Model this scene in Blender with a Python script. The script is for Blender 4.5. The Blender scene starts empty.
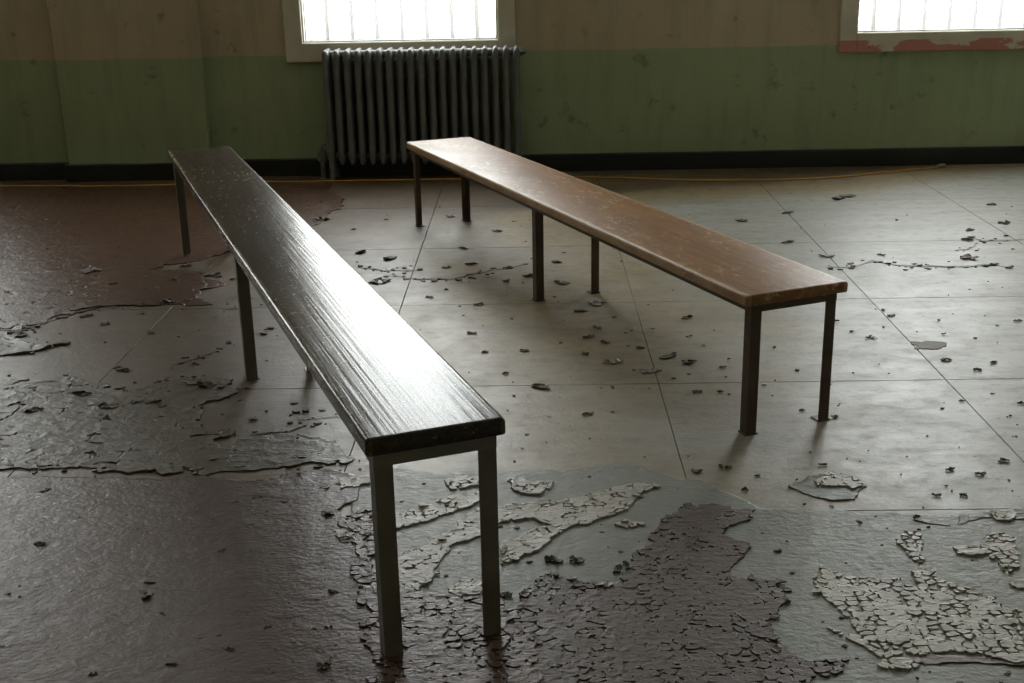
import bpy, bmesh, math, random
import numpy as np
from mathutils import Vector, Matrix

random.seed(7)
C = bpy.context.scene.collection
scene = bpy.context.scene

# ------------------------------------------------------------------ camera
F, PITCH, ROLL, YAW, CH = 1205.83, 0.32184, -0.02033, -0.01877, 1.5089
fwd = Vector((math.sin(YAW)*math.cos(PITCH), math.cos(YAW)*math.cos(PITCH), -math.sin(PITCH)))
right0 = Vector((math.cos(YAW), -math.sin(YAW), 0)); up0 = right0.cross(fwd)
rgt = right0*math.cos(ROLL) + up0*math.sin(ROLL)
upv = -right0*math.sin(ROLL) + up0*math.cos(ROLL)
cd = bpy.data.cameras.new('camera'); cam = bpy.data.objects.new('camera', cd); C.objects.link(cam)
cam.matrix_world = Matrix(((rgt.x, upv.x, -fwd.x, 0), (rgt.y, upv.y, -fwd.y, 0), (rgt.z, upv.z, -fwd.z, CH), (0, 0, 0, 1)))
cd.sensor_width = 36; cd.lens = F/1024*36; cd.clip_end = 200
scene.camera = cam

# ------------------------------------------------------------------ world, exposure
SKY = 7.0
w = bpy.data.worlds.new('overcast'); scene.world = w; w.use_nodes = True
bg = w.node_tree.nodes['Background']; bg.inputs[0].default_value = (0.98, 1.0, 0.975, 1); bg.inputs[1].default_value = SKY
vs = scene.view_settings
vs.view_transform = 'Standard'; vs.look = 'None'; vs.exposure = 0.62; vs.gamma = 1.0; vs.use_curve_mapping = False

# ------------------------------------------------------------------ room numbers
DW = 8.20                       # inner face of the window wall
WT = 0.42                       # its thickness
X0, X1, Y0, ZC = -7.2, 9.6, -4.2, 4.4
WIN = [(-5.25, -3.93), (-1.50, -0.205), (2.155, 3.45), (5.80, 7.10)]   # openings along the wall
WZ0, WZ1 = 0.885, 3.80
# sampling portals in the window openings (they give no light of their own)
for a, b in WIN:
    ld = bpy.data.lights.new('window_portal', 'AREA'); ld.shape = 'RECTANGLE'; ld.size = b-a; ld.size_y = WZ1-WZ0
    lo = bpy.data.objects.new('window_portal', ld); C.objects.link(lo)
    lo.location = ((a+b)/2, DW+WT+0.02, (WZ0+WZ1)/2); lo.rotation_euler = (-math.pi/2, 0, 0)
    ld.cycles.is_portal = True

# ------------------------------------------------------------------ helpers
def fl(u, v, z=0.0):
    """point of the floor seen at a photo coordinate"""
    d = fwd*F + rgt*(u-512) - upv*(v-341.5); t = (z-CH)/d.z
    return (d.x*t, d.y*t)

def lin(r, g, b):
    f = lambda c: (c/12.92 if c <= .04045 else ((c+.055)/1.055)**2.4)
    return (f(r/255), f(g/255), f(b/255), 1)

def obj(name, bm_or_mesh, mat, parent=None, smooth=False, loc=None):
    if isinstance(bm_or_mesh, bmesh.types.BMesh):
        me = bpy.data.meshes.new(name); bm_or_mesh.normal_update(); bm_or_mesh.to_mesh(me); bm_or_mesh.free()
    else:
        me = bm_or_mesh
    if mat and not me.materials: me.materials.append(mat)
    if smooth:
        me.polygons.foreach_set('use_smooth', [True]*len(me.polygons))
    o = bpy.data.objects.new(name, me); C.objects.link(o)
    if parent: o.parent = parent
    if loc: o.location = loc
    return o

def empty(name, loc=(0, 0, 0), rz=0):
    o = bpy.data.objects.new(name, None); C.objects.link(o); o.location = loc; o.rotation_euler = (0, 0, rz)
    o.empty_display_size = .1
    return o

def tag(o, label, cat, group=None):
    o['label'] = label; o['category'] = cat
    if group: o['group'] = group
    return o

def bx(bm, x0, x1, y0, y1, z0, z1):
    v = [bm.verts.new(p) for p in ((x0,y0,z0),(x1,y0,z0),(x1,y1,z0),(x0,y1,z0),(x0,y0,z1),(x1,y0,z1),(x1,y1,z1),(x0,y1,z1))]
    for f in ((3,2,1,0),(4,5,6,7),(0,1,5,4),(1,2,6,5),(2,3,7,6),(3,0,4,7)): bm.faces.new([v[i] for i in f])

def box(*a, bevel=0, seg=1):
    bm = bmesh.new(); bx(bm, *a)
    if bevel: bmesh.ops.bevel(bm, geom=bm.edges[:], offset=bevel, segments=seg, affect='EDGES', profile=.5)
    return bm

def tube(bm, pts, r, n=8, cap=True, rad=None):
    pts = [Vector(p) for p in pts]; rings = []
    nrm = None
    for i, p in enumerate(pts):
        t = (pts[min(i+1, len(pts)-1)]-pts[max(i-1, 0)]).normalized()
        if nrm is None:
            a = Vector((0, 0, 1)) if abs(t.z) < .9 else Vector((1, 0, 0)); nrm = t.cross(a).normalized()
        nrm = (nrm - t*nrm.dot(t)).normalized(); b = t.cross(nrm)
        rr = rad[i] if rad else r
        rings.append([bm.verts.new(p + (nrm*math.cos(2*math.pi*k/n) + b*math.sin(2*math.pi*k/n))*rr) for k in range(n)])
    for A, B in zip(rings, rings[1:]):
        for k in range(n): bm.faces.new((A[k], A[(k+1) % n], B[(k+1) % n], B[k]))
    if cap:
        bm.faces.new(rings[0][::-1]); bm.faces.new(rings[-1])

# value noise on arrays
_rng = np.random.default_rng(3); _T = _rng.random((256, 256))
def vnoise(x, y):
    xi = np.floor(x).astype(int); yi = np.floor(y).astype(int); fx = x-xi; fy = y-yi
    fx = fx*fx*(3-2*fx); fy = fy*fy*(3-2*fy)
    g = lambda a, b: _T[a & 255, b & 255]
    return (g(xi, yi)*(1-fx)+g(xi+1, yi)*fx)*(1-fy) + (g(xi, yi+1)*(1-fx)+g(xi+1, yi+1)*fx)*fy - .5
def fbm(x, y, o=4):
    s = 0; a = 1
    for k in range(o): s = s + a*vnoise(x+17.3*k, y-9.1*k); x = x*2.03; y = y*2.03; a *= .55
    return s

# ------------------------------------------------------------------ materials
class Mat:
    def __init__(s, name):
        s.m = bpy.data.materials.new(name); s.m.use_nodes = True; s.t = s.m.node_tree; s.n = s.t.nodes
        s.p = s.n['Principled BSDF']; s.coord = s.n.new('ShaderNodeTexCoord'); s.geo = s.n.new('ShaderNodeNewGeometry')
    def link(s, a, b): s.t.links.new(a, b); return s
    def pos(s, scale=(1, 1, 1), world=True, off=(0, 0, 0)):
        mp = s.n.new('ShaderNodeMapping'); mp.inputs['Scale'].default_value = scale; mp.inputs['Location'].default_value = off
        s.link(s.geo.outputs['Position'] if world else s.coord.outputs['Object'], mp.inputs[0]); return mp.outputs[0]
    def noise(s, scale, detail=4, rough=.55, vec=None, dist=0):
        nd = s.n.new('ShaderNodeTexNoise'); nd.inputs['Scale'].default_value = scale; nd.inputs['Detail'].default_value = detail
        nd.inputs['Roughness'].default_value = rough; nd.inputs['Distortion'].default_value = dist
        s.link(vec if vec is not None else s.pos(), nd.inputs['Vector']); return nd.outputs['Fac']
    def ramp(s, fac, stops):
        r = s.n.new('ShaderNodeValToRGB'); e = r.color_ramp.elements
        while len(e) < len(stops): e.new(.5)
        for k, (p, c) in zip(e, stops):
            k.position = p; k.color = c if isinstance(c, tuple) else (c, c, c, 1)
        s.link(fac, r.inputs[0]); return r.outputs[0]
    def mix(s, fac, a, b, mode='MIX'):
        m = s.n.new('ShaderNodeMix'); m.data_type = 'RGBA'; m.blend_type = mode
        for v, i in ((fac, 0), (a, 6), (b, 7)):
            if isinstance(v, (int, float)): m.inputs[i].default_value = v
            elif isinstance(v, tuple): m.inputs[i].default_value = v
            else: s.link(v, m.inputs[i])
        return m.outputs[2]
    def math(s, op, a, b=0, c=0):
        m = s.n.new('ShaderNodeMath'); m.operation = op
        for i, v in enumerate((a, b, c)):
            if isinstance(v, (int, float)): m.inputs[i].default_value = v
            else: s.link(v, m.inputs[i])
        return m.outputs[0]
    def xyz(s, vec):
        x = s.n.new('ShaderNodeSeparateXYZ'); s.link(vec, x.inputs[0]); return x.outputs
    def set(s, color=None, rough=None, bump=None, dist=.01, strength=.5, metal=None, spec=None):
        for k, v in (('Base Color', color), ('Roughness', rough), ('Metallic', metal), ('Specular IOR Level', spec)):
            if v is None: continue
            if isinstance(v, (int, float, tuple)): s.p.inputs[k].default_value = v
            else: s.link(v, s.p.inputs[k])
        if bump is not None:
            b = s.n.new('ShaderNodeBump'); b.inputs['Distance'].default_value = dist; b.inputs['Strength'].default_value = strength
            s.link(bump, b.inputs['Height']); s.link(b.outputs[0], s.p.inputs['Normal'])
        return s.m

def make_wall():
    M = Mat('two_tone_wall_paint'); z = M.xyz(M.pos())[2]
    wob = M.math('MULTIPLY', M.math('SUBTRACT', M.noise(9), .5), .012)
    up = M.math('GREATER_THAN', M.math('ADD', z, wob), .806)
    streak = M.noise(2.2, 5, .6, M.pos((5, 5, .7)))
    blot = M.noise(1.3, 6, .6)
    green = M.mix(M.ramp(blot, [(.3, 0.), (.7, 1.)]), lin(148, 163, 124), lin(162, 177, 138))
    beige = M.mix(M.ramp(blot, [(.3, 0.), (.7, 1.)]), lin(180, 166, 138), lin(196, 182, 154))
    col = M.mix(up, green, beige)
    col = M.mix(M.ramp(streak, [(.48, 0.), (.8, .3)]), col, lin(92, 92, 74))
    scuff = M.ramp(M.noise(7, 6, .65), [(.62, 0.), (.72, .5)])
    col = M.mix(scuff, col, lin(62, 70, 56))
    return M.set(col, .55, M.noise(30, 4), .004, .5)
def make_plain(name, c1, c2, rough=.6, scale=3, bumpscale=40, dist=.003, metal=0., world=False):
    M = Mat(name); col = M.mix(M.ramp(M.noise(scale, 5, .6, M.pos(world=world)), [(.35, 0.), (.65, 1.)]), c1, c2)
    return M.set(col, rough, M.noise(bumpscale, 4, .6, M.pos(world=world)), dist, .5, metal)
def make_concrete():
    """bare slabs: grey at the right, warmer in the middle of the room, browner and darker towards the left; sill shadow painted in along the wall"""
    M = Mat('worn_concrete'); x, y, z = M.xyz(M.pos())
    n1 = M.noise(.8, 6, .6); n2 = M.noise(5, 6, .65); n3 = M.noise(2.2, 7, .62, M.pos((.5, 2.4, 1)))
    wob = M.math('MULTIPLY', M.math('SUBTRACT', n1, .5), 3.2)
    wall = M.math('MULTIPLY', M.math('MAXIMUM', M.math('SUBTRACT', y, 6.9), 0), -2.6)  # shadow below the windows, put into the floor colour as a dark band
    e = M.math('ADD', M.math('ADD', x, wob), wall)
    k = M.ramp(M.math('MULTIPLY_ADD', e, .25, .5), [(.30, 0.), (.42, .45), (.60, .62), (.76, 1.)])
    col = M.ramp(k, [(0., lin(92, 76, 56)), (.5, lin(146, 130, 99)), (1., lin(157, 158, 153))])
    dk = M.ramp(k, [(0., lin(70, 57, 43)), (.5, lin(104, 94, 74)), (1., lin(126, 122, 111))])
    lt = M.ramp(k, [(0., lin(104, 92, 72)), (.5, lin(160, 147, 118)), (1., lin(174, 175, 171))])
    col = M.mix(M.ramp(n3, [(.42, 0.), (.75, .7)]), col, dk)
    col = M.mix(M.ramp(n2, [(.55, 0.), (.8, .5)]), col, lt)
    fine = M.noise(16, 7, .72, M.pos((.85, 1.2, 1)))
    col = M.mix(M.ramp(fine, [(.5, 0.), (.68, .7)]), col, dk)
    spk = M.ramp(M.noise(38, 3, .6), [(.66, 0.), (.74, .7)])
    col = M.mix(spk, col, lin(70, 66, 56))
    ro = M.ramp(M.math('ADD', M.math('MULTIPLY', n2, .5), M.math('MULTIPLY', fine, .5)), [(.35, .36), (.65, .56)])
    h = M.math('ADD', M.noise(60, 4, .6), M.math('MULTIPLY', n3, 2.))
    return M.set(col, ro, M.math('ADD', h, M.math('MULTIPLY', fine, 1.5)), .003, .35, spec=.8)
def make_paint(name, c1, c2, c3, r0=.3, r1=.5, wr=60):
    M = Mat(name); n1 = M.noise(1.6, 6, .6); n2 = M.noise(wr, 5, .6, M.pos((1, 1.6, 1)))
    col = M.mix(M.ramp(n1, [(.35, 0.), (.65, 1.)]), c1, c2)
    col = M.mix(M.ramp(M.noise(9, 6, .7), [(.55, 0.), (.75, .7)]), col, c3)
    return M.set(col, M.ramp(M.noise(30, 6, .7), [(.35, r0), (.65, r1)]), M.math('ADD', n2, M.math('MULTIPLY', M.noise(17, 4, .6), 1.0)), .005, .6)
def make_dark_wood():
    M = Mat('dark_varnished_wood'); P = M.pos((1, 1, 1), False)
    grain = M.noise(55, 6, .62, M.pos((1, .02, 1), False), .2); fine = M.noise(110, 3, .6, M.pos((1, .012, 1), False))
    col = M.mix(M.ramp(grain, [(.35, 0.), (.7, 1.)]), lin(38, 34, 30), lin(66, 59, 51))
    x, y, z = M.xyz(P)
    wear = M.noise(70, 5, .7, M.pos((1, .5, 1), False))
    local = M.ramp(M.noise(1.5, 2, .5, M.pos(world=False)), [(.4, 0.), (.7, .06)])
    chips = M.ramp(M.math('ADD', wear, local), [(.63, 0.), (.67, 1.)])
    col = M.mix(M.math('MULTIPLY', chips, .75), col, lin(150, 132, 100))
    ed = M.math('SUBTRACT', M.math('ABSOLUTE', x), .139)
    edge = M.math('MULTIPLY', M.ramp(M.math('MULTIPLY', ed, 60.), [(0., 0.), (.35, 1.)]), M.ramp(M.noise(14, 5, .7, M.pos((1, .4, 1), False)), [(.4, 0.), (.6, .8)]))
    col = M.mix(edge, col, lin(140, 122, 96))
    ro = M.ramp(M.noise(7, 5, .6, M.pos((1, .3, 1), False)), [(.3, .22), (.7, .28)])
    return M.set(col, ro, M.math('ADD', grain, M.math('MULTIPLY', fine, 1.2)), .0016, .45, spec=.4)
def make_brown_wood():
    M = Mat('worn_brown_wood')
    grain = M.noise(22, 6, .62, M.pos((1, .04, 1), False), .4)
    col = M.mix(M.ramp(grain, [(.3, 0.), (.7, 1.)]), lin(126, 84, 44), lin(156, 110, 60))
    blot = M.noise(3, 6, .65, M.pos((1, .5, 1), False))
    col = M.mix(M.ramp(blot, [(.5, 0.), (.75, .6)]), col, lin(92, 60, 38))
    wear = M.noise(38, 7, .8, M.pos((1, .45, 1), False), .8)
    big = M.ramp(M.noise(2.6, 4, .6, M.pos(world=False)), [(.42, 0.), (.68, .11)])
    chips = M.math('MULTIPLY', M.ramp(wear, [(.535, 0.), (.58, .9)]), M.ramp(M.noise(5, 5, .65, M.pos((1, .6, 1), False)), [(.44, .1), (.58, 1.)]))
    col = M.mix(chips, col, lin(200, 172, 134))
    x = M.xyz(M.pos(world=False))[0]
    ed = M.math('SUBTRACT', M.math('ABSOLUTE', x), .168)
    edge = M.math('MULTIPLY', M.ramp(M.math('MULTIPLY', ed, 60.), [(0., 0.), (.35, 1.)]), M.ramp(M.noise(14, 5, .7, M.pos((1, .4, 1), False)), [(.3, .2), (.55, .85)]))
    col = M.mix(edge, col, lin(188, 158, 122))
    ro = M.ramp(blot, [(.3, .36), (.7, .5)])
    return M.set(col, ro, M.math('ADD', grain, M.math('MULTIPLY', wear, .7)), .0025, .5)
def make_casing(name, peel):
    M = Mat(name); n = M.noise(5, 5, .6)
    col = M.mix(M.ramp(n, [(.35, 0.), (.65, 1.)]), lin(196, 190, 168), lin(214, 208, 188))
    if peel:
        z = M.xyz(M.pos())[2]
        m = M.math('ADD', M.noise(3.2, 7, .62, M.pos((1, 1, 2.0))), M.math('MULTIPLY', M.math('SUBTRACT', .825, z), 1.8))
        inside = M.math('LESS_THAN', z, .835)
        pk = M.math('MULTIPLY', M.ramp(m, [(.505, 0.), (.525, 1.)]), inside)
        col = M.mix(pk, col, lin(192, 128, 114))
        dk = M.math('MULTIPLY', M.ramp(M.noise(6, 5, .6, M.pos(off=(4, 0, 2))), [(.66, 0.), (.68, 1.)]), inside)
        col = M.mix(dk, col, lin(60, 52, 44))
    return M.set(col, .5, M.noise(40, 4), .003, .4)
def make_glass():
    m = bpy.data.materials.new('dusty_window_glass'); m.use_nodes = True; t = m.node_tree; t.nodes.clear()
    o = t.nodes.new('ShaderNodeOutputMaterial'); tr = t.nodes.new('ShaderNodeBsdfTransparent'); tl = t.nodes.new('ShaderNodeBsdfTranslucent')
    mx = t.nodes.new('ShaderNodeMixShader'); tl.inputs[0].default_value = (.95, .97, 1, 1); tr.inputs[0].default_value = (.95, .97, .98, 1)
    mx.inputs[0].default_value = .15
    t.links.new(tr.outputs[0], mx.inputs[1]); t.links.new(tl.outputs[0], mx.inputs[2]); t.links.new(mx.outputs[0], o.inputs[0])
    return m

WALL = make_wall()
CEIL = make_plain('ceiling_paint', lin(220, 217, 206), lin(210, 205, 194), world=True, scale=1)
BASE = make_plain('dark_baseboard_paint', lin(22, 26, 24), lin(32, 36, 32), .45, world=True)
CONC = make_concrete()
SUB = make_plain('joint_dirt', lin(34, 31, 27), lin(24, 22, 20), .8, world=True)
BROWN = make_paint('brown_floor_paint', lin(74, 48, 36), lin(84, 60, 46), lin(58, 44, 34), .27, .43)
GREYP = make_paint('grey_brown_floor_paint', lin(84, 74, 54), lin(76, 66, 48), lin(60, 51, 39), .32, .5, 50)
PRIMER = make_paint('grey_green_floor_primer', lin(122, 126, 118), lin(134, 136, 128), lin(104, 104, 96), .36, .52, 44)
FLAKE_B = make_paint('brown_paint_flakes', lin(70, 48, 36), lin(80, 60, 46), lin(60, 46, 36), .34, .48)
FLAKE_SHEEN = make_paint('pale_sheen_paint_flakes', lin(164, 160, 150), lin(182, 178, 168), lin(140, 132, 120), .3, .44)  # window reflection on the flakes, put into a pale base colour
CHIP = make_plain('dark_paint_chips', lin(84, 78, 66), lin(106, 98, 84), .6)
CHIPG = make_plain('green_grey_paint_chips', lin(84, 98, 88), lin(104, 112, 102), .5)
CHIPL = make_plain('pale_paint_chips', lin(140, 138, 128), lin(164, 160, 150), .5)
DWOOD = make_dark_wood(); BWOOD = make_brown_wood()
STEEL = make_plain('grey_painted_steel', lin(128, 126, 118), lin(104, 102, 94), .42, 8, 60, .001, .2)
RUST = make_plain('brown_painted_steel', lin(96, 80, 64), lin(72, 60, 50), .5, 8, 60, .001, .2)
IRON = make_plain('grey_cast_iron_paint', lin(122, 124, 121), lin(100, 102, 100), .42, 6, 60, .0015, .1)
CORD = make_plain('yellow_cord_sheath', lin(206, 160, 60), lin(190, 142, 50), .5)
CASE = make_casing('cream_casing_paint', False); CASEP = make_casing('cream_casing_paint_peeling_to_pink', True)
BAR = make_plain('pale_painted_bars', lin(200, 202, 198), lin(180, 182, 178), .5)
GLASS = make_glass()

# ------------------------------------------------------------------ room shell
def struct(o): o['kind'] = 'structure'; return o

bm = bmesh.new()
xs = [X0-.2] + [v for ab in WIN for v in ab] + [X1+.2]
for i in range(0, len(xs), 2): bx(bm, xs[i], xs[i+1], DW, DW+WT, -.06, ZC)
for a, b in WIN:
    bx(bm, a, b, DW, DW+WT, -.06, WZ0); bx(bm, a, b, DW, DW+WT, WZ1, ZC)
struct(obj('wall_back', bm, WALL))
struct(obj('wall_left', box(X0-.2, X0, Y0, DW, -.06, ZC), WALL))
struct(obj('wall_right', box(X1, X1+.2, Y0, DW, -.06, ZC), WALL))
struct(obj('wall_front', box(X0-.2, X1+.2, Y0-.2, Y0, -.06, ZC), WALL))
struct(obj('ceiling', box(X0-.2, X1+.2, Y0-.2, DW+WT, ZC, ZC+.1), CEIL))
PX0, PX1, PD = -3.14, -2.175, .085      # the shallow pier in the wall
struct(obj('trim_1', box(PX0, PX1, DW-PD, DW, 0, ZC, bevel=.006), WALL))
# baseboard that follows the pier
bm = bmesh.new(); T = .02; H = .118
pts = [(X0, DW), (PX0, DW), (PX0, DW-PD), (PX1, DW-PD), (PX1, DW), (X1, DW)]
off = [(X0, DW-T), (PX0-T, DW-T), (PX0-T, DW-PD-T), (PX1+T, DW-PD-T), (PX1+T, DW-T), (X1, DW-T)]
prof = [(1, 0), (1, H-.008), (.6, H), (0, H)]
rings = []
for a, b in zip(pts, off):
    rings.append([bm.verts.new((a[0]+(b[0]-a[0])*k, a[1]+(b[1]-a[1])*k, z)) for k, z in prof])
for A, B in zip(rings, rings[1:]):
    for k in range(3): bm.faces.new((A[k], B[k], B[k+1], A[k+1]))
struct(obj('baseboard_back', bm, BASE))
struct(obj('baseboard_left', box(X0, X0+T, Y0, DW-T, 0, H), BASE))
struct(obj('baseboard_right', box(X1-T, X1, Y0, DW-T, 0, H), BASE))

# windows: casing boards, sloped sill, steel bars, sash and panes
def window(i, a, b, mat):
    o = struct(empty('window_%d' % i, ((a+b)/2, DW, WZ0)))
    hw = (b-a)/2; hh = WZ1-WZ0; cw = .115; t = .028
    def part(nm, bm_, m): return obj(nm, bm_, m, o)
    part('casing_board', box(-hw-cw, -hw, -t, .02, -.125, hh+cw, bevel=.004), mat)
    part('casing_board', box(hw, hw+cw, -t, .02, -.125, hh+cw, bevel=.004), mat)
    part('casing_board', box(-hw, hw, -t-.002, .02, -.125, -.002, bevel=.004), mat)
    part('casing_board', box(-hw, hw, -t, .02, hh, hh+cw, bevel=.004), mat)
    fy = .045
    part('sill', box(-hw, hw, -.012, fy+.2, -.03, 0, bevel=.002), mat)
    for sx in (-1, 1): part('reveal_lining', box(*sorted((sx*hw, sx*(hw-.01))), 0, .3, 0, hh), mat)
    part('sash_frame', box(-hw+.01, hw-.01, fy, fy+.03, 0, .005), BAR)
    part('sash_frame', box(-hw+.01, hw-.01, fy, fy+.03, hh-.04, hh), BAR)
    for sx in (-1, 1): part('sash_frame', box(*sorted((sx*(hw-.01), sx*(hw-.016))), fy, fy+.03, .005, hh-.04), BAR)
    zs = [.0145, .78, 1.56, hh-.04]
    for z in zs[1:-1]: part('muntin', box(-hw+.028, hw-.028, fy+.012, fy+.03, z-.012, z+.012), BAR)
    for z0, z1 in zip(zs, zs[1:]):
        g = bmesh.new(); vv = [g.verts.new(p) for p in ((-hw+.0105, fy-.004, z0-.0135), (hw-.0105, fy-.004, z0-.0135), (hw-.0105, fy-.004, z1-.0145), (-hw+.0105, fy-.004, z1-.0145))]
        g.faces.new(vv); part('pane', g, GLASS)
    for k in range(7):
        x = -hw + .145 + k*.1677
        g = bmesh.new(); tube(g, [(x, fy+.1, 0), (x, fy+.1, hh)], .0165, 8); part('bar', g, BAR)
    return o
for i, (a, b) in enumerate(WIN): window(i+1, a, b, CASEP if i == 2 else CASE)

# ------------------------------------------------------------------ floor: slabs and peeling coats of paint
floor = struct(obj('floor', box(X0-.2, X1+.2, Y0-.2, DW+.02, -.08, -.006), SUB))
TS = 1.0165; GX, GY = 1.4585, 4.0277
sl = box(-TS/2+.0014, TS/2-.0014, -TS/2+.0014, TS/2-.0014, -.006, 0, bevel=.001)
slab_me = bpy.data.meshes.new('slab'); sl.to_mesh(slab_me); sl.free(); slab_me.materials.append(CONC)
def slab(xc, yc, me=slab_me): return obj('slab', me, None, floor, loc=(xc, yc, 0))
nx0 = math.floor((X0-GX)/TS); nx1 = math.ceil((X1-GX)/TS)
ny0 = math.floor((Y0-GY)/TS)
nyt = 4                                 # whole rows up to y = GY + 4*TS, then a cut row at the wall
for i in range(nx0, nx1):
    for j in range(ny0, nyt): slab(GX+(i+.5)*TS, GY+(j+.5)*TS)
yl = GY+nyt*TS
cut = box(-TS/2+.0014, TS/2-.0014, 0.0018, DW-yl, -.006, 0, bevel=.001)
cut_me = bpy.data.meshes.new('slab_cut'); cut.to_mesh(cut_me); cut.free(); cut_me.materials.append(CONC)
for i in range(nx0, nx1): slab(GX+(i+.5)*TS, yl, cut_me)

def poly_sdf(X, Y, poly):
    """positive inside"""
    d = np.full(X.shape, 1e9); ins = np.zeros(X.shape, bool); n = len(poly)
    for k in range(n):
        x0, y0 = poly[k]; x1, y1 = poly[(k+1) % n]
        ex, ey = x1-x0, y1-y0; L2 = ex*ex+ey*ey+1e-12
        t = np.clip(((X-x0)*ex+(Y-y0)*ey)/L2, 0, 1)
        d = np.minimum(d, (X-x0-t*ex)**2+(Y-y0-t*ey)**2)
        if y0 != y1:
            c = ((y0 > Y) != (y1 > Y)) & (X < (x1-x0)*(Y-y0)/(y1-y0)+x0); ins ^= c
    d = np.sqrt(d); return np.where(ins, d, -d)

def sheet(name, px, mat, cell=.014, thick=.0015, curl=.004, cw=.02, ragged=.03, nscale=9, wrinkle=.001, holes=(), z0=0.0, label=None, crack=None, parent=None, extra=()):
    """a coat of paint lying on the slabs: ragged outline, lifted rim, own thickness"""
    poly = [fl(*p) for p in px]; P = np.array(poly + [fl(*p) for e in extra for p in e])
    lo = P.min(0)-.06; hi = P.max(0)+.06
    xs_ = np.arange(lo[0], hi[0], cell); ys_ = np.arange(lo[1], min(hi[1], DW-.03), cell)
    X, Y = np.meshgrid(xs_, ys_, indexing='ij')
    S = poly_sdf(X, Y, poly)
    for e in extra: S = np.maximum(S, poly_sdf(X, Y, [fl(*p) for p in e]))
    S = S + ragged*1.6*fbm(X*nscale, Y*nscale*1.5, 5)
    for h in holes: S = np.minimum(S, -(poly_sdf(X, Y, [fl(*p) for p in h]) + ragged*1.2*fbm(X*nscale+40, Y*nscale*1.5, 5)))
    N = fbm(X*7+5, Y*9+5, 4); Wn = fbm(X*26, Y*40, 3)
    Zt = z0 + thick + wrinkle*(Wn+.5) + curl*np.exp(-np.clip(S, 0, 1)/cw)*np.clip(.35+1.3*N, 0, 1.6)
    if crack:                              # paint that has shrunk into plates: gaps open along part of each plate's border
        cs, wid, lift, opn = crack
        U = X/cs + .35*fbm(X*22, Y*22, 2); Vv = Y/(cs*.8) + .35*fbm(X*22+9, Y*22+4, 2)
        iu = np.floor(U).astype(int); iv = np.floor(Vv).astype(int); f1 = np.full(X.shape, 9.); f2 = f1.copy(); hid = np.zeros(X.shape); dux = np.zeros(X.shape); dvy = np.zeros(X.shape)
        for a in (-1, 0, 1):
            for b in (-1, 0, 1):
                A, B = iu+a, iv+b; h1 = _T[(A*7+13) & 255, (B*11+5) & 255]; h2 = _T[(A*5+91) & 255, (B*3+57) & 255]
                du = U-(A+.1+.8*h1); dv = Vv-(B+.1+.8*h2); d = np.hypot(du, dv)
                nw = d < f1; f2 = np.where(nw, f1, np.minimum(f2, d)); hid = np.where(nw, _T[(A*17+3) & 255, (B*29+7) & 255], hid)
                dux = np.where(nw, du, dux); dvy = np.where(nw, dv, dvy); f1 = np.where(nw, d, f1)
        edge = (f2-f1)*cs*.5
        wv = wid*np.clip(opn + 1.5*fbm(X/cs*.9+31, Y/cs*.9, 2), -.3, 1.5)
        S = np.minimum(S, edge-wv)
        th = hid*6.283
        Zt = Zt + lift*(.25*hid + np.clip(np.cos(th)*dux*.7 - np.abs(np.sin(th))*dvy, 0, 1)*1.0)*np.clip(1.2-edge/(cs*.16), 0.1, 1.2)
    verts = []; faces = []; key = {}; rim = {}
    def gv(i, j):
        k = (i, j)
        if k not in key: key[k] = len(verts); verts.append((X[i, j], Y[i, j], max(Zt[i, j], z0+.0006)))
        return key[k]
    def ev(a, b):
        k = (a, b) if a < b else (b, a)
        if k not in key:
            s0, s1 = S[k[0]], S[k[1]]; t = s0/(s0-s1)
            q = [M_[k[0]]*(1-t)+M_[k[1]]*t for M_ in (X, Y, Zt)]
            key[k] = len(verts); verts.append((q[0], q[1], max(q[2], z0+.0006)))
        return key[k]
    nI, nJ = X.shape
    ins = S > 0
    anyc = ins[:-1, :-1] | ins[1:, :-1] | ins[1:, 1:] | ins[:-1, 1:]
    rims = []
    for i, j in zip(*np.nonzero(anyc)):
        c = [(i, j), (i+1, j), (i+1, j+1), (i, j+1)]; pl = []; cr = []
        for k in range(4):
            a, b = c[k], c[(k+1) % 4]; ia, ib = ins[a], ins[b]
            if ia: pl.append(gv(*a))
            if ia != ib:
                e = ev(a, b); pl.append(e); cr.append((len(pl)-1, ia))
        if len(pl) >= 3:
            faces.append(pl)
            n = len(pl)
            if len(cr) == 2:
                for pi, ia in cr:                     # leaving the inside at this crossing: next one closes the rim edge
                    if ia: rims.append((pl[pi], pl[(pi+1) % n]))
    low = {}
    def lv(v):
        if v not in low: low[v] = len(verts); x, y, z = verts[v]; verts.append((x, y, z0))
        return low[v]
    for a, b in rims: faces.append((b, a, lv(a), lv(b)))
    me = bpy.data.meshes.new(name); me.from_pydata(verts, [], faces); me.update()
    o = obj(name, me, mat, parent or floor, smooth=False)
    me.polygons.foreach_set('use_smooth', [len(f) != 0 and (k < len(faces)-len(rims)) for k, f in enumerate(faces)])
    if label: o['label'] = label
    return o

def crop(pts, ox, oy, s=3.009): return [(ox+x/s, oy+y/s) for x, y in pts]

# grey-green primer under the flakes at the front
primer = sheet('primer_coat', [(352,486),(400,470),(470,474),(520,472),(560,470),(600,466),(640,468),(672,478),(700,480),(735,496),(760,509),(830,512),(900,513),(960,514),(1110,506),(1140,800),(370,800),(380,600),(350,520)],
      PRIMER, .014, .0012, .0012, .02, .02, label='grey-green primer coat bared in the foreground')
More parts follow.
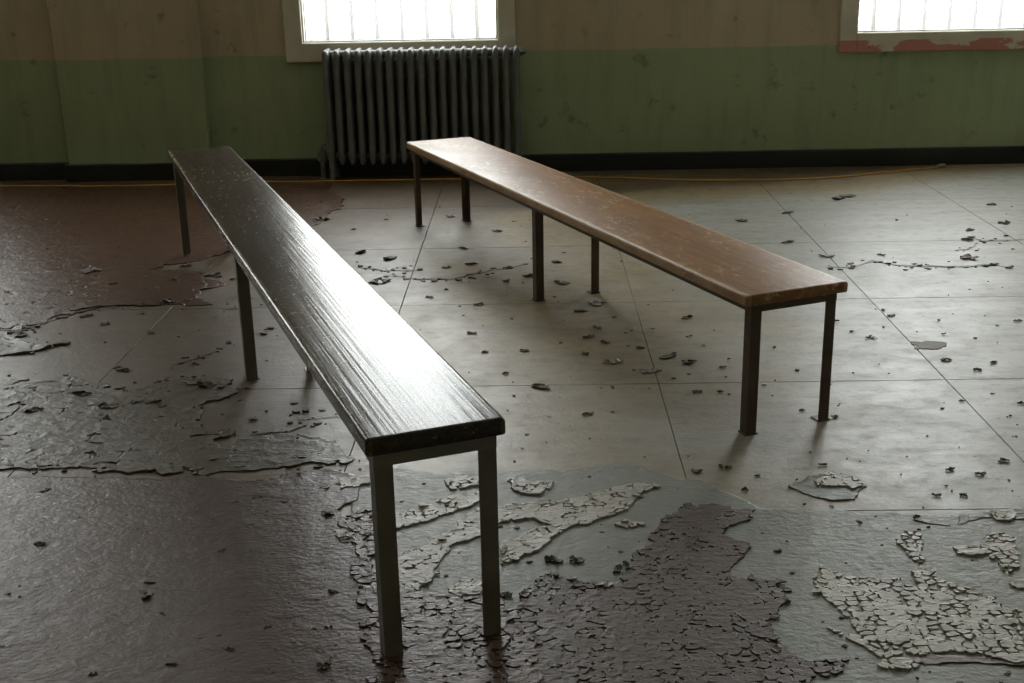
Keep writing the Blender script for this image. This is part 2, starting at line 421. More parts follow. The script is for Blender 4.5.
# brown coat, lower left
sheet('paint_coat', [(-90,480),(70,477),(160,479),(260,477),(325,468),(352,478),(356,500),(335,512),(352,530),(366,560),(372,585),(420,600),(470,625),(520,640),(530,800),(-160,800)],
      BROWN, .012, .003, .004, .02, .03, 9, .0016, label='wrinkled dark brown paint coat at the lower left')
# grey-brown coat, middle left
sheet('paint_coat', [(-90,398),(25,384),(70,381),(110,391),(155,386),(200,379),(245,393),(200,402),(192,428),(240,442),(300,436),(345,446),(350,464),(260,472),(160,474),(70,472),(-90,474)],
      GREYP, .009, .002, .005, .02, .06, 9, .0012, crack=(.085, .0045, .004, .02))
sheet('paint_coat', [(-90,318),(0,330),(20,331),(45,323),(75,313),(100,308),(140,306),(205,303),(218,285),(190,272),(150,270),(205,258),(240,250),(320,225),(345,200),(330,184),(-90,188)],
      BROWN, .013, .002, .005, .03, .06, 6, .0008, crack=(.13, .004, .003, -.12), label='smooth reddish brown paint coat at the far left')
sheet('paint_coat', [(-90,336),(10,338),(40,348),(66,344),(40,352),(-90,358)], GREYP, .011, .003, .010, .03, .03, 8, crack=(.08, .004, .004, .05))
# flat print of worn coat on the bare slabs at the right
sheet('paint_patch', crop([(690,428),(740,425),(785,428),(790,440),(750,450),(695,448)], 684, 200), CHIP, .006, .0012, .0008, .01, .016, 30)
patch = sheet('paint_patch', crop([(325,95),(380,72),(430,48),(520,70),(540,90),(510,130),(440,138),(360,115)], 684, 456), PRIMER, .008, .003, .008, .015, .012, 16, label='loose palm-sized island of paint on the bare slab')
sheet('paint_strip', crop([(590,622),(700,610),(860,598),(1060,630),(1060,648),(900,632),(720,628)], 684, 456), BROWN, .008, .002, .007, .012, .012, 16)
sheet('paint_patch', crop([(700,195),(770,205),(815,205),(830,185),(900,172),(1000,178),(1040,165),(1040,195),(900,192),(840,210),(800,214)], 684, 456), GREYP, .008, .0016, .003, .01, .01, 18)

# ---- flakes: a jittered net of little cupped plates inside an outline
flake_i = [0]
def flake_cells(px_polys, s, jit=.3, thin=.06, seed=1, ragged=.012, keep=.97):
    rnd = random.Random(seed); polys = [[fl(*p) for p in pp] for pp in px_polys]
    A = np.array([q for p in polys for q in p]); lo = A.min(0)-.05; hi = A.max(0)+.05
    # hexagon corners on a brick lattice, jittered by a hash so that neighbours share them
    dx = s; dy = s*.86; cells = []
    def corner(a, b):
        r = random.Random((a*73856093) ^ (b*19349663) ^ seed)
        return (lo[0]+a*dx/2+r.uniform(-jit, jit)*s*.6, lo[1]+b*dy/3+r.uniform(-jit, jit)*s*.45)
    nj = int((hi[1]-lo[1])/dy)+2; ni = int((hi[0]-lo[0])/dx)+2
    for j in range(nj):
        for i in range(ni):
            a0 = 2*i+(j % 2); b0 = 3*j
            cs = [corner(a0, b0+2), corner(a0-1, b0+1), corner(a0-1, b0-1), corner(a0, b0-2), corner(a0+1, b0-1), corner(a0+1, b0+1)]
            cs = cs[::1]
            cx = sum(c[0] for c in cs)/6; cy = sum(c[1] for c in cs)/6
            cells.append((cx, cy, cs))
    cx = np.array([c[0] for c in cells]); cy = np.array([c[1] for c in cells]); best = np.full(cx.shape, -1e9)
    for p in polys: best = np.maximum(best, poly_sdf(cx, cy, p))
    best = best + ragged*2*fbm(cx*20, cy*20, 3)
    out = [c for c, b in zip(cells, best) if b > 0 and rnd.random() < keep]
    return out, rnd
def flake_geo(c, rnd, thin, lift, z0, local=False):
    cx, cy, cs = c; ox, oy = (cx, cy) if local else (0, 0)
    k = 1-thin*rnd.uniform(.3, 1.7); tilt = rnd.uniform(0, 2*math.pi); tm = rnd.uniform(.1, 1)**2*lift
    top = []; bot = []
    for (x, y) in cs:
        # midpoints add a ragged edge
        a = math.atan2(y-cy, x-cx); kk = k*rnd.uniform(.93, 1.03)
        h = z0+.0022+max(0, math.cos(a-tilt))*tm+rnd.uniform(0, .25)*lift
        X, Y = cx+(x-cx)*kk, cy+(y-cy)*kk
        top.append((X-ox, Y-oy, h)); bot.append((cx+(X-cx)*.9-ox, cy+(Y-cy)*.9-oy, max(z0, h-.0025-rnd.uniform(0, .3)*lift)))
    ctr = (cx-ox, cy-oy, z0+.0022+.1*tm)
    n = 6; v = top+bot+[ctr]; f = [(i, (i+1) % n, 2*n) for i in range(n)]+[(n+i, n+(i+1) % n, (i+1) % n, i) for i in range(n)]+[tuple(range(2*n-1, n-1, -1))]
    return v, f
def flake_field(name, cells, rnd, mat, thin=.06, lift=.005, z0=.0012, parent=None):
    V = []; Fc = []
    for c in cells:
        v, f = flake_geo(c, rnd, thin, lift, z0); b = len(V); V += v; Fc += [tuple(b+i for i in q) for q in f]
    me = bpy.data.meshes.new(name); me.from_pydata(V, [], Fc); me.update()
    o = obj(name, me, mat, parent or floor); o['kind'] = 'stuff'; return o
def flake_singles(cells, rnd, mat, parent, thin=.06, lift=.006, z0=.0012):
    for c in cells:
        v, f = flake_geo(c, rnd, thin, lift, z0, True)
        me = bpy.data.meshes.new('flake'); me.from_pydata(v, [], f); me.update()
        obj('flake', me, mat, parent, loc=(c[0], c[1], 0))

F1 = crop([(560,410),(640,352),(720,385),(830,395),(860,345),(930,262),(960,205),(1035,150)], 340, 456) + \
     crop([(105,155),(215,165),(200,200),(110,240),(210,265),(150,320),(140,365),(290,370),(310,440),(270,505),(300,580),(370,640),(490,615),(480,650),(380,670),(330,760)], 684, 456) + [(520,720),(505,640)]
sheet('cracked_coat', F1, FLAKE_B, .0048, .0035, .002, .012, .018, 16, .0002, z0=.0012, crack=(.030, .0024, .0026, .42), label='brown paint cracked into small curled plates')
F0 = [(345,520),(372,500),(385,540),(376,590),(440,600),(505,600),(530,640),(540,720),(380,720),(372,640),(350,570)]
sheet('cracked_coat', F0, BROWN, .0055, .0035, .002, .012, .03, 12, .0004, z0=.003, crack=(.034, .0032, .003, .45))
I = lambda p: crop(p, 340, 456)
J = lambda p: crop(p, 684, 456)
right_polys = [
 J([(375,400),(420,340),(500,370),(600,375),(700,390),(700,345),(725,330),(790,385),(880,410),(960,450),(1060,480),(1060,632),(1000,635),(900,600),(800,590),(600,610),(510,570),(430,520),(520,540),(500,495),(450,450)]),
 J([(640,262),(655,235),(690,226),(722,245),(715,275),(730,325),(705,330),(680,300)]),
 J([(815,280),(890,275),(900,245),(970,235),(1000,270),(1010,340),(980,355),(920,300),(830,300)]), J([(970,385),(1060,362),(1060,405),(1000,405)]), J([(930,172),(990,176),(995,197),(940,194)]),
 J([(575,635),(640,610),(715,622),(700,642),(620,648)])]
sheet('cracked_coat', right_polys[0], FLAKE_SHEEN, .0045, .004, .003, .012, .012, 20, .0004, z0=.0012, crack=(.027, .0032, .003, .62), extra=right_polys[1:], label='cracked paint plates at the lower right, window sheen coloured in')
islands = [
 I([(-20,230),(100,205),(175,190),(230,158),(330,128),(430,108),(430,138),(330,178),(180,218),(0,262)]),
 I([(180,310),(340,228),(350,200),(420,165),(480,152),(600,148),(700,135),(750,115),(880,88),(960,92),(890,130),(870,168),(740,208),(650,220),(560,192),(480,204),(425,245),(350,270),(300,312),(290,372),(195,425),(110,420),(90,350)]),
 I([(480,278),(560,233),(650,212),(720,205),(662,240),(590,285),(480,335)]), I([(330,400),(370,368),(425,378),(425,422),(340,428)]), I([(310,78),(350,60),(425,72),(425,92),(340,100)]), I([(500,75),(540,62),(580,82),(668,74),(600,118),(540,118)]),
 I([(0,75),(90,62),(95,85),(0,105)]), I([(825,210),(870,195),(915,210),(870,222)])]
sheet('cracked_coat', islands[1], FLAKE_SHEEN, .0048, .004, .003, .012, .010, 20, .0004, z0=.0012, crack=(.028, .0026, .003, .42), extra=islands[:1]+islands[2:], label='pale islands of cracked paint under the dark bench')
sheet('cracked_coat', J([(385,82),(440,50),(525,72),(540,92),(515,108),(480,95),(400,97)]), FLAKE_SHEEN, .004, .004, .004, .01, .008, 26, .0004, z0=.0035, crack=(.024, .0026, .003, .5))
# loose plates broken off the margins of the cracked paint, each on its own
loose = [(640,250,12),(505,540,9),(545,505,8)]
cells, rnd = flake_cells([F1]+right_polys+islands, .026, .46, seed=21, keep=1, ragged=.0)
cx_ = np.array([c[0] for c in cells]); cy_ = np.array([c[1] for c in cells]); best = np.full(cx_.shape, -1e9)
for p_ in [F1]+right_polys+islands: best = np.maximum(best, poly_sdf(cx_, cy_, [fl(*q) for q in p_]))
margin = [c for c, b in zip(cells, best) if b < .022]; rnd.shuffle(margin)
margin = margin[:70]; f1w = [fl(*q) for q in F1]
onb = poly_sdf(np.array([c[0] for c in margin]), np.array([c[1] for c in margin]), f1w) > -.03
flake_singles([c for c, b in zip(margin, onb) if b], rnd, FLAKE_B, primer, .25, .007, .0045)
flake_singles([c for c, b in zip(margin, onb) if not b], rnd, FLAKE_SHEEN, primer, .25, .007, .0045)
# ---- lifted lips along the cracks of the paint
def lip(px, wdt=.03, hgt=.012, mat=None, seed=0):
    P = [fl(*p) for p in px]; rnd = random.Random(seed); pts = []
    for a, b in zip(P, P[1:]):
        L = math.dist(a, b); n = max(2, int(L/.03))
        for k in range(n): t = k/n; pts.append((a[0]+(b[0]-a[0])*t, a[1]+(b[1]-a[1])*t))
    pts.append(P[-1]); n = len(pts); bm = bmesh.new(); rows = []
    for k, (x, y) in enumerate(pts):
        e = min(1, min(k, n-1-k)/(.25*n+1))**.5; j = rnd.uniform(.3, 1.0)
        y += float(fbm(np.array(x*9.), np.array(y*3.+seed), 4))*.03
        ww = wdt*(.35+.65*e)*rnd.uniform(.5, 1.2); gap = float(vnoise(np.array(k*.35+seed*7.), np.array(2.5)))+.5; hh = hgt*.45*e*j*min(1, max(.05, gap*1.6-.25))+.001
        rows.append([bm.verts.new(q) for q in ((x, y+ww, .0006), (x, y+ww*.45, hh*.35+.001), (x, y, hh), (x, y+.003, hh-.0016), (x, y+ww*.4, .0004))])
    for A, B in zip(rows, rows[1:]):
        for q in range(4): bm.faces.new((A[q], A[q+1], B[q+1], B[q]))
    return obj('paint_lip', bm, mat or GREYP, floor)
lips = [([(0,293),(37,293),(78,297)], .03, .012), ([(0,315),(25,315),(57,312)], .03, .010), ([(-30,334),(0,330),(20,331),(45,323),(75,313),(100,308),(140,305),(165,303),(205,302)], .04, .016),
 ([(-20,352),(35,349),(68,344)], .03, .012), ([(25,385),(50,383),(71,380)], .04, .012), ([(110,393),(155,386),(195,380),(238,392)], .04, .013), ([(98,410),(130,406),(162,402)], .035, .012),
 ([(65,397),(90,392)], .03, .010), ([(172,366),(195,360),(216,352)], .04, .012), ([(0,434),(30,432)], .05, .014), ([(0,469),(60,470),(90,462)], .03, .010), ([(140,470),(200,469),(250,466)], .02, .008), ([(275,464),(330,458)], .02, .012), ([(205,509),(225,505),(270,505),(300,498),(330,488),(352,490)], .022, .012),
 ([(357,268),(385,272),(425,270)], .03, .008), ([(385,276),(415,279),(450,281),(500,270),(528,264)], .03, .007),
 ([(825,267),(850,268),(875,262),(900,267),(965,268),(985,265),(1010,268)], .03, .008), ([(955,251),(968,250),(976,246)], .03, .008), ([(970,238),(985,242),(1024,240)], .03, .006),
 ([(140,275),(175,275),(195,281)], .03, .006), ([(130,295),(160,293)], .03, .006), ([(222,310),(240,309)], .02, .008), ([(255,334),(278,328)], .04, .01), ([(290,410),(300,420),(340,418)], .03, .006),
 ([(250,437),(290,432),(310,424)], .03, .012), ([(10,344),(0,346),(-20,350)], .05, .02), ([(340,545),(372,540)], .03, .01)]
for k, (p, a, b) in enumerate(lips): lip(p, a, b, GREYP if k % 3 else BROWN, k+1)
# crumbs of paint too small to pick apart, strewn along the cracks and over the slabs
V = []; Fc = []; cr = random.Random(5)
def crumb(x, y, w, z=.0012):
    n = 5; a0 = cr.uniform(0, 6.28); b = len(V); h = w*cr.uniform(.1, .4)+.001
    for k in range(n):
        a = a0+2*math.pi*k/n; rr = w*cr.uniform(.35, .65); V.append((x+rr*1.5*math.cos(a), y+rr*math.sin(a), z+cr.uniform(.2, 1)*h))
    for k in range(n):
        px_, py_, _ = V[b+k]; V.append((x+(px_-x)*.8, y+(py_-y)*.8, z-.001))
    Fc.append(tuple(range(b, b+n))); Fc.extend((b+n+k, b+n+(k+1) % n, b+(k+1) % n, b+k) for k in range(n))
for p, a, b in lips:
    P_ = [fl(*q) for q in p]
    for u, v in zip(P_, P_[1:]):
        for k in range(int(math.dist(u, v)/.02)):
            t = cr.random(); crumb(u[0]+(v[0]-u[0])*t+cr.gauss(0, .02), u[1]+(v[1]-u[1])*t+cr.gauss(.01, .035), cr.choice((.006, .009, .014, .02)))
for k in range(420):
    x, y = fl(cr.uniform(-10, 1034), cr.uniform(190, 690)); crumb(x, y, cr.choice((.004, .005, .007, .01)), .002)
me = bpy.data.meshes.new('paint_crumbs'); me.from_pydata(V, [], Fc); me.update()
o = obj('paint_crumbs', me, CHIP); o['kind'] = 'stuff'; tag(o, 'fine paint crumbs strewn over the whole floor', 'debris')

# ------------------------------------------------------------------ benches
def rail(bm, x0, x1, y0, y1, z0, z1): bx(bm, x0, x1, y0, y1, z0, z1)
def angle_leg(sx, sy, a, t, h):
    """L-section upright, its corner at the origin, flanges running inwards"""
    bm = bmesh.new()
    pts = [(0, 0), (a, 0), (a, t), (t, t), (t, a), (0, a)]
    pts = [(-sx*x, -sy*y) for x, y in pts]
    B = [bm.verts.new((x, y, 0)) for x, y in pts]; Tt = [bm.verts.new((x, y, h)) for x, y in pts]
    n = 6
    for k in range(n): bm.faces.new((B[k], B[(k+1) % n], Tt[(k+1) % n], Tt[k]))
    bm.faces.new(B); bm.faces.new(Tt)
    bmesh.ops.recalc_face_normals(bm, faces=bm.faces[:])
    return bm
def plank(W, L, z0, z1, r, seed):
    """board with rounded, slightly dented arrises"""
    rnd = random.Random(seed); bm = bmesh.new(); prof = []
    for cx_, cz, a0 in ((W/2-r, z1-r, 0), (-W/2+r, z1-r, 90), (-W/2+r*.6, z0+r*.6, 180), (W/2-r*.6, z0+r*.6, 270)):
        rr = r if a0 < 180 else r*.6
        for k in range(5): a = math.radians(a0+k*22.5); prof.append((cx_+rr*math.cos(a), cz+rr*math.sin(a)))
    n = 150; rings = []
    tt = [0, .0015, .004, .008] + [.012+(L-.024)*k/n for k in range(n+1)] + [L-.008, L-.004, L-.0015, L]
    for t in tt:
        e = min(t, L-t); q = max(0, 1-e/.008); ins = .008*(1-math.sqrt(max(0, 1-q*q)))
        row = []
        for x, z in prof:
            m = float(fbm(np.array(t*9.+seed), np.array((x*40.+z*30.)), 3)) * (.0022 if abs(x) > W/2-.012 else 0)
            sx = 1 if x > 0 else -1; x2 = (abs(x)-ins-abs(m)*.7)*sx; z2 = z-(ins if z > (z0+z1)/2 else -ins*.5)
            row.append(bm.verts.new((x2, t, z2)))
        rings.append(row)
    k_ = len(prof)
    for A, B in zip(rings, rings[1:]):
        for k in range(k_): bm.faces.new((A[k], B[k], B[(k+1) % k_], A[(k+1) % k_]))
    bm.faces.new(rings[0]); bm.faces.new(rings[-1][::-1])
    bmesh.ops.recalc_face_normals(bm, faces=bm.faces[:])
    return bm
def bench(x, y, a, W, L, H, th, mid, wood, steel, label, seed, rh=.032, ins=.018, fl_w=.041):
    root = tag(empty('bench', (x, y, 0), a), label, 'bench', 'long wooden benches')
    p = obj('plank', plank(W, L, H-th, H, .010, seed), wood, root, smooth=True)
    zt = H-th; hx = W/2-ins; y0 = .016; y1 = L-.016; t = .005
    for yy in (y0, y1):
        s = 1 if yy == y0 else -1; bm = bmesh.new()
        a0, a1 = sorted((yy, yy+s*t)); bx(bm, -hx, hx, a0, a1, zt-rh, zt)
        a0, a1 = sorted((yy+s*t, yy+s*rh)); bx(bm, -hx, hx, a0, a1, zt-t, zt-.0003); obj('end_rail', bm, steel, root)
    for s in (-1, 1):
        bm = bmesh.new(); a0, a1 = sorted((s*hx, s*(hx-t))); bx(bm, a0, a1, y0+t, y1-t, zt-rh, zt)
        a0, a1 = sorted((s*(hx-t), s*(hx-rh))); bx(bm, a0, a1, y0+rh, y1-rh, zt-t, zt-.0003); obj('side_rail', bm, steel, root)
    for yy, sy in ((y0, -1), (L*mid, -1), (y1, 1)):
        for sx in (-1, 1):
            o_ = -.0052
            lg = obj('leg', angle_leg(sx, sy, fl_w, .005, zt-.0006 if yy == L*mid else zt-rh+.006), steel, root, loc=(sx*(hx+(0 if yy != L*mid else 0)), yy, 0))
            if yy == L*mid: lg.location.x = sx*(hx-.0052)
            else: lg.location.x = sx*(hx-.0006); lg.location.y = yy-sy*.0006
            fp = box(*sorted((-sx*(fl_w+.004), sx*.005)), *sorted((-sy*(fl_w+.002), sy*.005)), 0, .004)
            obj('foot_plate', fp, steel, lg)
    return root
bench(-.2044, 2.338, .3755, .3100, 4.018, .5385, .040, .4896, DWOOD, STEEL, 'long dark varnished plank bench with grey steel legs, nearer of the two benches', 5)
bench(.8216, 3.594, .4082, .3780, 3.356, .4690, .036, .4996, BWOOD, RUST, 'long worn orange-brown plank bench with dark steel legs, in front of the radiator', 9, rh=.026, ins=.031, fl_w=.037)

# ------------------------------------------------------------------ radiator
RX0, NSEC, PITCHX = -1.325, 19, .0690
RY = DW-.14; RZ0, RZ1 = .105, .850
rad = tag(empty('radiator', (RX0+PITCHX*(NSEC-1)/2, RY, 0)), 'grey cast-iron column radiator under the window', 'radiator')
def section_mesh(foot):
    bm = bmesh.new(); n = 12
    cols = (-.072, 0, .072)
    zz = [(RZ0, .5), (RZ0+.012, .78), (RZ0+.03, .95), (RZ0+.07, 1.), (RZ1-.075, 1.), (RZ1-.03, .98), (RZ1-.012, .8), (RZ1, .45)]
    for cy_ in cols:
        rings = []
        for z, k in zz:
            wx = .0215*k; wy = .031*k
            rings.append([bm.verts.new((wx*math.cos(2*math.pi*q/n), cy_+wy*math.sin(2*math.pi*q/n), z)) for q in range(n)])
        for A, B in zip(rings, rings[1:]):
            for q in range(n): bm.faces.new((A[q], A[(q+1) % n], B[(q+1) % n], B[q]))
        bm.faces.new(rings[0][::-1]); bm.faces.new(rings[-1])
    for z, r in ((RZ0+.045, .028), (RZ1-.035, .030)):      # headers joining the three columns
        rr = []
        for k in range(9):
            y = -.085+.17*k/8; e = math.sqrt(max(0.05, 1-abs(k-4)**4/300.))
            rr.append([bm.verts.new((.021*e*math.cos(2*math.pi*q/n), y, z+r*e*math.sin(2*math.pi*q/n))) for q in range(n)])
        for A, B in zip(rr, rr[1:]):
            for q in range(n): bm.faces.new((A[q], B[q], B[(q+1) % n], A[(q+1) % n]))
        bm.faces.new(rr[0]); bm.faces.new(rr[-1][::-1])
    me = bpy.data.meshes.new('section'); bm.to_mesh(me); bm.free(); me.materials.append(IRON)
    return me
sec = section_mesh(False)
hub = bmesh.new(); tube(hub, [(-.035, 0, 0), (-.03, 0, 0), (.03, 0, 0), (.035, 0, 0)], .026, 14, rad=[.02, .026, .026, .02])
hub_me = bpy.data.meshes.new('hub'); hub.to_mesh(hub_me); hub.free(); hub_me.materials.append(IRON)
ft_me = []
for sy in (-.072, .072):
    ft = bmesh.new(); tube(ft, [(0, sy, RZ0+.03), (0, sy*1.02, .06), (0, sy*1.08, .015), (0, sy*1.1, 0)], .02, 10, rad=[.021, .018, .021, .026])
    m_ = bpy.data.meshes.new('foot'); ft.to_mesh(m_); ft.free(); m_.materials.append(IRON); ft_me.append(m_)
for k in range(NSEC):
    x = (k-(NSEC-1)/2)*PITCHX
    s = obj('section', sec, IRON, rad, smooth=True, loc=(x, 0, 0))
    if k in (0, NSEC-1):
        for m_ in ft_me: obj('foot', m_, IRON, s, smooth=True)
    if k < NSEC-1:
        for z in (RZ0+.045, RZ1-.035): obj('hub', hub_me, IRON, rad, smooth=True, loc=(x+PITCHX/2, -.0, z))
hx = (NSEC-1)/2*PITCHX
bm = bmesh.new(); tube(bm, [(hx+.015, 0, RZ1-.035), (hx+.04, 0, RZ1-.035), (hx+.04, 0, RZ1-.035), (hx+.062, 0, RZ1-.035)], .03, 6, rad=[.03, .03, .022, .02]); obj('end_plug', bm, IRON, rad)
bm = bmesh.new(); tube(bm, [(-hx-.02, 0, RZ0+.045), (-hx-.075, 0, RZ0+.045)], .02, 12)
tube(bm, [(-hx-.075, 0, RZ0+.01), (-hx-.075, 0, RZ0+.02), (-hx-.075, 0, RZ0+.07), (-hx-.075, 0, RZ0+.085)], .03, 12, rad=[.022, .032, .032, .02]); vb = obj('valve', bm, IRON, rad, smooth=False)
bm = bmesh.new(); tube(bm, [(-hx-.075, 0, RZ0+.085), (-hx-.075, 0, RZ0+.115)], .007, 8); tube(bm, [(-hx-.075, 0, RZ0+.115), (-hx-.075, 0, RZ0+.12), (-hx-.075, 0, RZ0+.132)], .03, 12, rad=[.02, .03, .024]); obj('valve_handle', bm, IRON, vb)
bm = bmesh.new(); tube(bm, [(-hx-.075, 0, 0), (-hx-.075, 0, .006), (-hx-.075, 0, .008), (-hx-.075, 0, RZ0+.012)], .018, 12, rad=[.038, .036, .017, .017]); obj('supply_pipe', bm, IRON, rad)

# ------------------------------------------------------------------ yellow cord
cp = [(-200,189),(0,186),(90,186),(160,185),(240,182),(316,180.5),(360,179),(410,178.5),(480,177.5),(560,176.5),(620,178),(700,180),(760,180),(810,178.6),(850,176),(880,173),(915,169.5),(938,167.5)]
P = []
for u, v in cp:
    x, y = fl(u, v, .005); P.append((x, min(y, DW-.075 if x > .05 else (7.945 if x > -1.55 else DW-PD-.05)), .0052))
Q = []
for i in range(len(P)-1):        # Catmull-Rom
    p0, p1, p2, p3 = [Vector(P[max(0, min(len(P)-1, i+k))]) for k in (-1, 0, 1, 2)]
    for k in range(6):
        t = k/6; Q.append(.5*((2*p1)+(p2-p0)*t+(2*p0-5*p1+4*p2-p3)*t*t+(3*p1-p0-3*p2+p3)*t**3))
Q.append(Vector(P[-1])); Q = [(q.x, q.y, .0055) for q in Q]
bm = bmesh.new(); tube(bm, Q, .0048, 8)
root = tag(empty('extension_cord', Q[0]), 'thin yellow cord lying along the foot of the wall', 'cord')
o = obj('cord', bm, CORD, root, smooth=True); o.matrix_parent_inverse = Matrix.Translation(-Vector(Q[0]))
bm = bmesh.new(); q = Q[-1]; tube(bm, [(q[0]-.01, q[1], .016), (q[0]+.01, q[1], .016), (q[0]+.045, q[1]+.002, .016)], .014, 10, rad=[.007, .015, .015])
o = obj('plug', bm, CHIPL, root, smooth=True); o.matrix_parent_inverse = Matrix.Translation(-Vector(Q[0]))

# ------------------------------------------------------------------ loose chips on the floor
def chip_mesh(w, d, h, rnd, lobes=1):
    """a torn curled scrap (or a few stuck together)"""
    V = []; Fc = []
    for q in range(lobes):
        ox = (q-(lobes-1)/2)*w*.26*rnd.uniform(.7, 1.4) if lobes > 1 else 0; oy = rnd.uniform(-.35, .35)*d if lobes > 1 else 0
        ww = w*(.62 if lobes > 1 else 1)*rnd.uniform(.8, 1.1); dd = d*rnd.uniform(.7, 1.1); n = 9; top = []; bot = []
        ph = rnd.uniform(0, 6.28); am = rnd.uniform(.4, 1.)
        for k in range(n):
            a = 2*math.pi*k/n+rnd.uniform(-.25, .25); r = rnd.uniform(.4, 1.1)
            x, y = ox+ww/2*r*math.cos(a), oy+dd/2*r*math.sin(a)
            z = h*(.18+am*max(0, math.cos(a-ph))*rnd.uniform(.5, 1.0)+.15*rnd.random())
            top.append((x, y, z+.0015)); bot.append((ox+(x-ox)*.92, oy+(y-oy)*.92, max(0, z-.0012-h*.05) if z > h*.4 else 0))
        b = len(V); V += top+bot+[(ox, oy, h*.22), (ox, oy, 0)]
        Fc += [(b+k, b+(k+1) % n, b+2*n) for k in range(n)]+[(b+n+k, b+n+(k+1) % n, b+(k+1) % n, b+k) for k in range(n)]+[(b+n+(k+1) % n, b+n+k, b+2*n+1) for k in range(n)]
    me = bpy.data.meshes.new('paint_chip'); me.from_pydata(V, [], Fc); me.update(); return me
cr_ = random.Random(99)
def chip(u, v, wpx, label, group, mat=CHIP, ar=.8, h=None, lobes=1):
    x, y = fl(u, v); pxm = F/math.hypot(math.hypot(x, y), CH); wd = wpx/pxm
    if y > DW-.1: y = DW-.1
    me = chip_mesh(wd, wd*ar, (h*.6 if h else min(.016, .002+.14*wd)), cr_, lobes if lobes > 1 or wpx < 7 else 3)
    o = obj('paint_chip', me, mat, loc=(x, y, .0022)); o.rotation_euler.z = cr_.uniform(-.4, .4)
    tag(o, label, 'paint chip', group); return o
BIG = [
 (842,198,30,'curled double paint scrap near the yellow cord by the wall',CHIPG,.7,.03,2),
 (541,387,26,'dark torn paint scrap on the slab joint between the benches',CHIP,.5,.02,2),
 (93,270,26,'dark crumpled paint scrap on the far left floor',CHIP,.8,.025,2),
 (322,220,14,'dark lump of debris on the floor in front of the radiator valve',CHIP,.8,.03,1),
 (360,253,13,'small dark lump beside the middle of the dark bench, farther of two',CHIP,.9,.03,1),
 (389,259,16,'dark spiky lump of paint in the shade of the brown bench',CHIP,.9,.035,2),
 (380,282,24,'dark ragged scrap beside the right edge of the dark bench',CHIP,.8,.03,2),
 (614,363,18,'pale paint flake under the brown bench, leftmost of the larger ones',CHIPL,.5,.015,1),
 (651,372,17,'pale low paint flake under the brown bench nearest the camera',CHIPL,.5,.012,1),
 (670,358,26,'long pale greenish paint flake under the brown bench',CHIPG,.6,.015,2),
 (553,562,18,'dark green curled scrap on the bare primer by the dark bench',CHIP,.6,.022,1),
 (576,562,14,'dark rounded paint lump right of the dark bench legs',CHIP,.8,.022,1),
 (622,570,20,'green-grey curled scrap at the edge of the cracked brown paint',CHIPG,.8,.03,2),
 (506,597,12,'small grey lump beside the front right leg of the dark bench',CHIP,.9,.02,1),
 (145,598,16,'greenish chip on the dark brown floor at lower left',CHIPG,.8,.02,1),
 (945,360,12,'dark chip just below the worn grey patch',CHIP,.6,.012,1),
 (584,312,24,'pale scrap between the middle legs of the brown bench',CHIPL,.6,.018,2),
 (596,304,20,'pale scrap at the foot of the middle right leg of the brown bench',CHIPL,.6,.018,1),
 (529,276,14,'dark chip behind the middle left leg of the brown bench',CHIP,.6,.02,1),
 (961,366,1,'',CHIP,.6,.01,0)]
for u, v, wp, lb, m, ar, h, lo in BIG:
    if lo: chip(u, v, wp, lb, None, m, ar, h, lo)
def many(pts, ox, oy, label, group, mat=CHIP, w0=5, w1=10, s=3.009):
    made = []
    for p in pts:
        u, v = ox+p[0]/s, oy+p[1]/s; wp = p[2]/s if len(p) > 2 else cr_.uniform(w0, w1)
        made.append((u, v, wp, chip(u, v, wp, label, group, mat, cr_.uniform(.4, .75))))
    used = set(); tail = label.split('chip of paint ')[1]
    for word, f in (('leftmost', lambda q: q[0]), ('rightmost', lambda q: -q[0]), ('nearest of the', lambda q: -q[1]), ('farthest of the', lambda q: q[1]), ('widest of the', lambda q: -q[2])):
        q = min((m for m in made if id(m) not in used), key=f); used.add(id(q))
        q[3]['label'] = word+(' small' if 'of' not in word else '')+' dark paint chip'+('s' if 'of' in word else '')+' '+tail
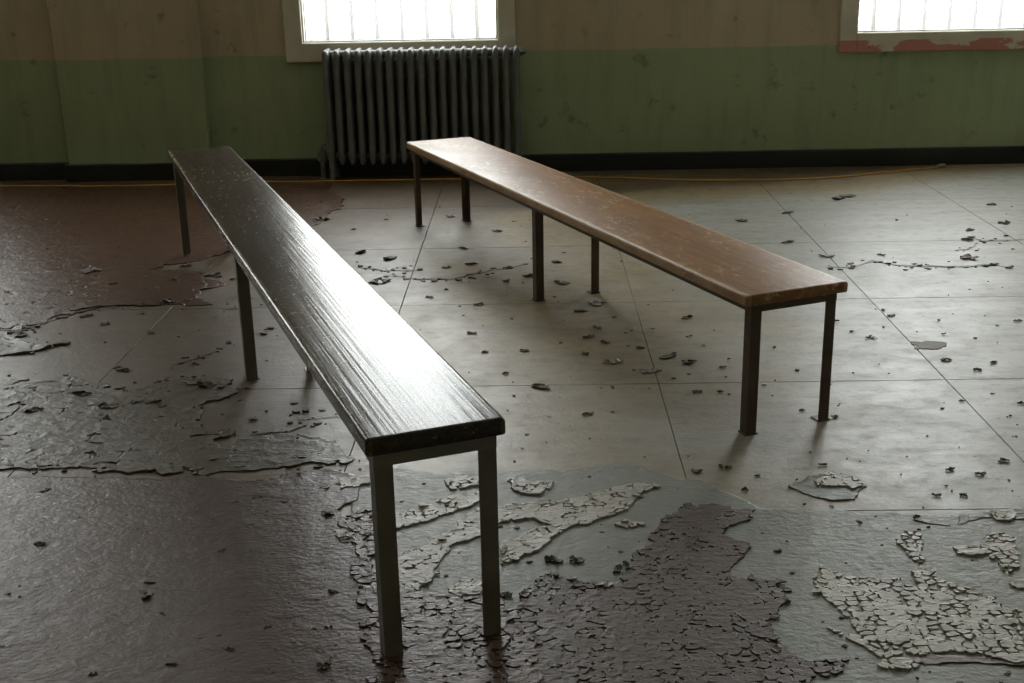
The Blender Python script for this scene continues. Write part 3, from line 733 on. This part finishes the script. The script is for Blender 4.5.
many([(225,240),(270,295),(418,316,30),(397,193,34),(370,147,32),(330,52,28),(395,403),(435,460),(745,648,36),(655,188,32),(665,250,40),(500,525),(775,385),(750,415,36),(795,430),(865,442),(905,447),(320,205),(500,245),(320,272),(555,455),(740,465),(885,515),(940,390),(825,355),(140,60),(40,90),(475,95),(675,160)], 340, 200,
     'small dark chip of paint on the floor between the two benches', 'chips between the benches')
many([(175,65,40),(310,40,40),(315,128,44),(430,172,40),(595,167,24),(780,405),(835,607,20),(1015,615,24),(850,120,36),(860,92,28),(850,175,50),(965,72,36),(990,150,14),(625,350),(598,333),(600,385),(640,62),(925,15),(1000,365),(930,490),(560,415,28),(450,365),(885,515),(980,205,26),(735,210)], 684, 200,
     'small dark chip of paint on the pale slabs at the right', 'chips on the pale slabs')
many([(10,355,40),(15,490,50),(40,580,30),(115,505,26),(110,580,26),(135,480),(355,637),(455,655),(60,440),(240,560),(20,410)], 684, 200,
     'small dark chip of paint behind the front legs of the brown bench', 'chips behind the brown bench legs')
many([(125,35,36),(40,48,36),(185,105),(220,62),(800,43,34),(890,55,26),(760,120),(530,203,20),(310,260,12),(310,445,26),(695,187,28),(960,18,30),(285,290,26),(840,120),(420,30)], 684, 456,
     'small dark chip of paint on the floor in front of the brown bench', 'chips in front of the brown bench')
many([(340,255),(265,350,40),(315,375,30),(455,400),(105,635,50),(240,585,60),(370,515,50),(320,660),(765,660,30),(790,405),(640,230,50),(320,625,60),(410,610,40),(465,610,40),(490,625),(585,495),(690,430),(40,410,60),(500,310,50),(720,290),(700,240),(590,560,70),(650,560,60),(560,200,40),(105,575)], 0, 200,
     'small dark chip of paint on the floor left of the dark bench', 'chips left of the dark bench')
many([(135,108,30),(120,268,36),(25,420,20),(60,430,16),(60,395,14),(670,290,22),(755,290,16),(805,520),(520,632,30),(690,585,34),(985,180,50),(235,190),(450,385,30),(490,480),(280,660),(900,60,24),(1000,415,36),(945,525),(985,520),(975,635,50),(660,545)], 0, 456,
     'small dark chip of paint on the brown floor at the lower left', 'chips at the lower left')
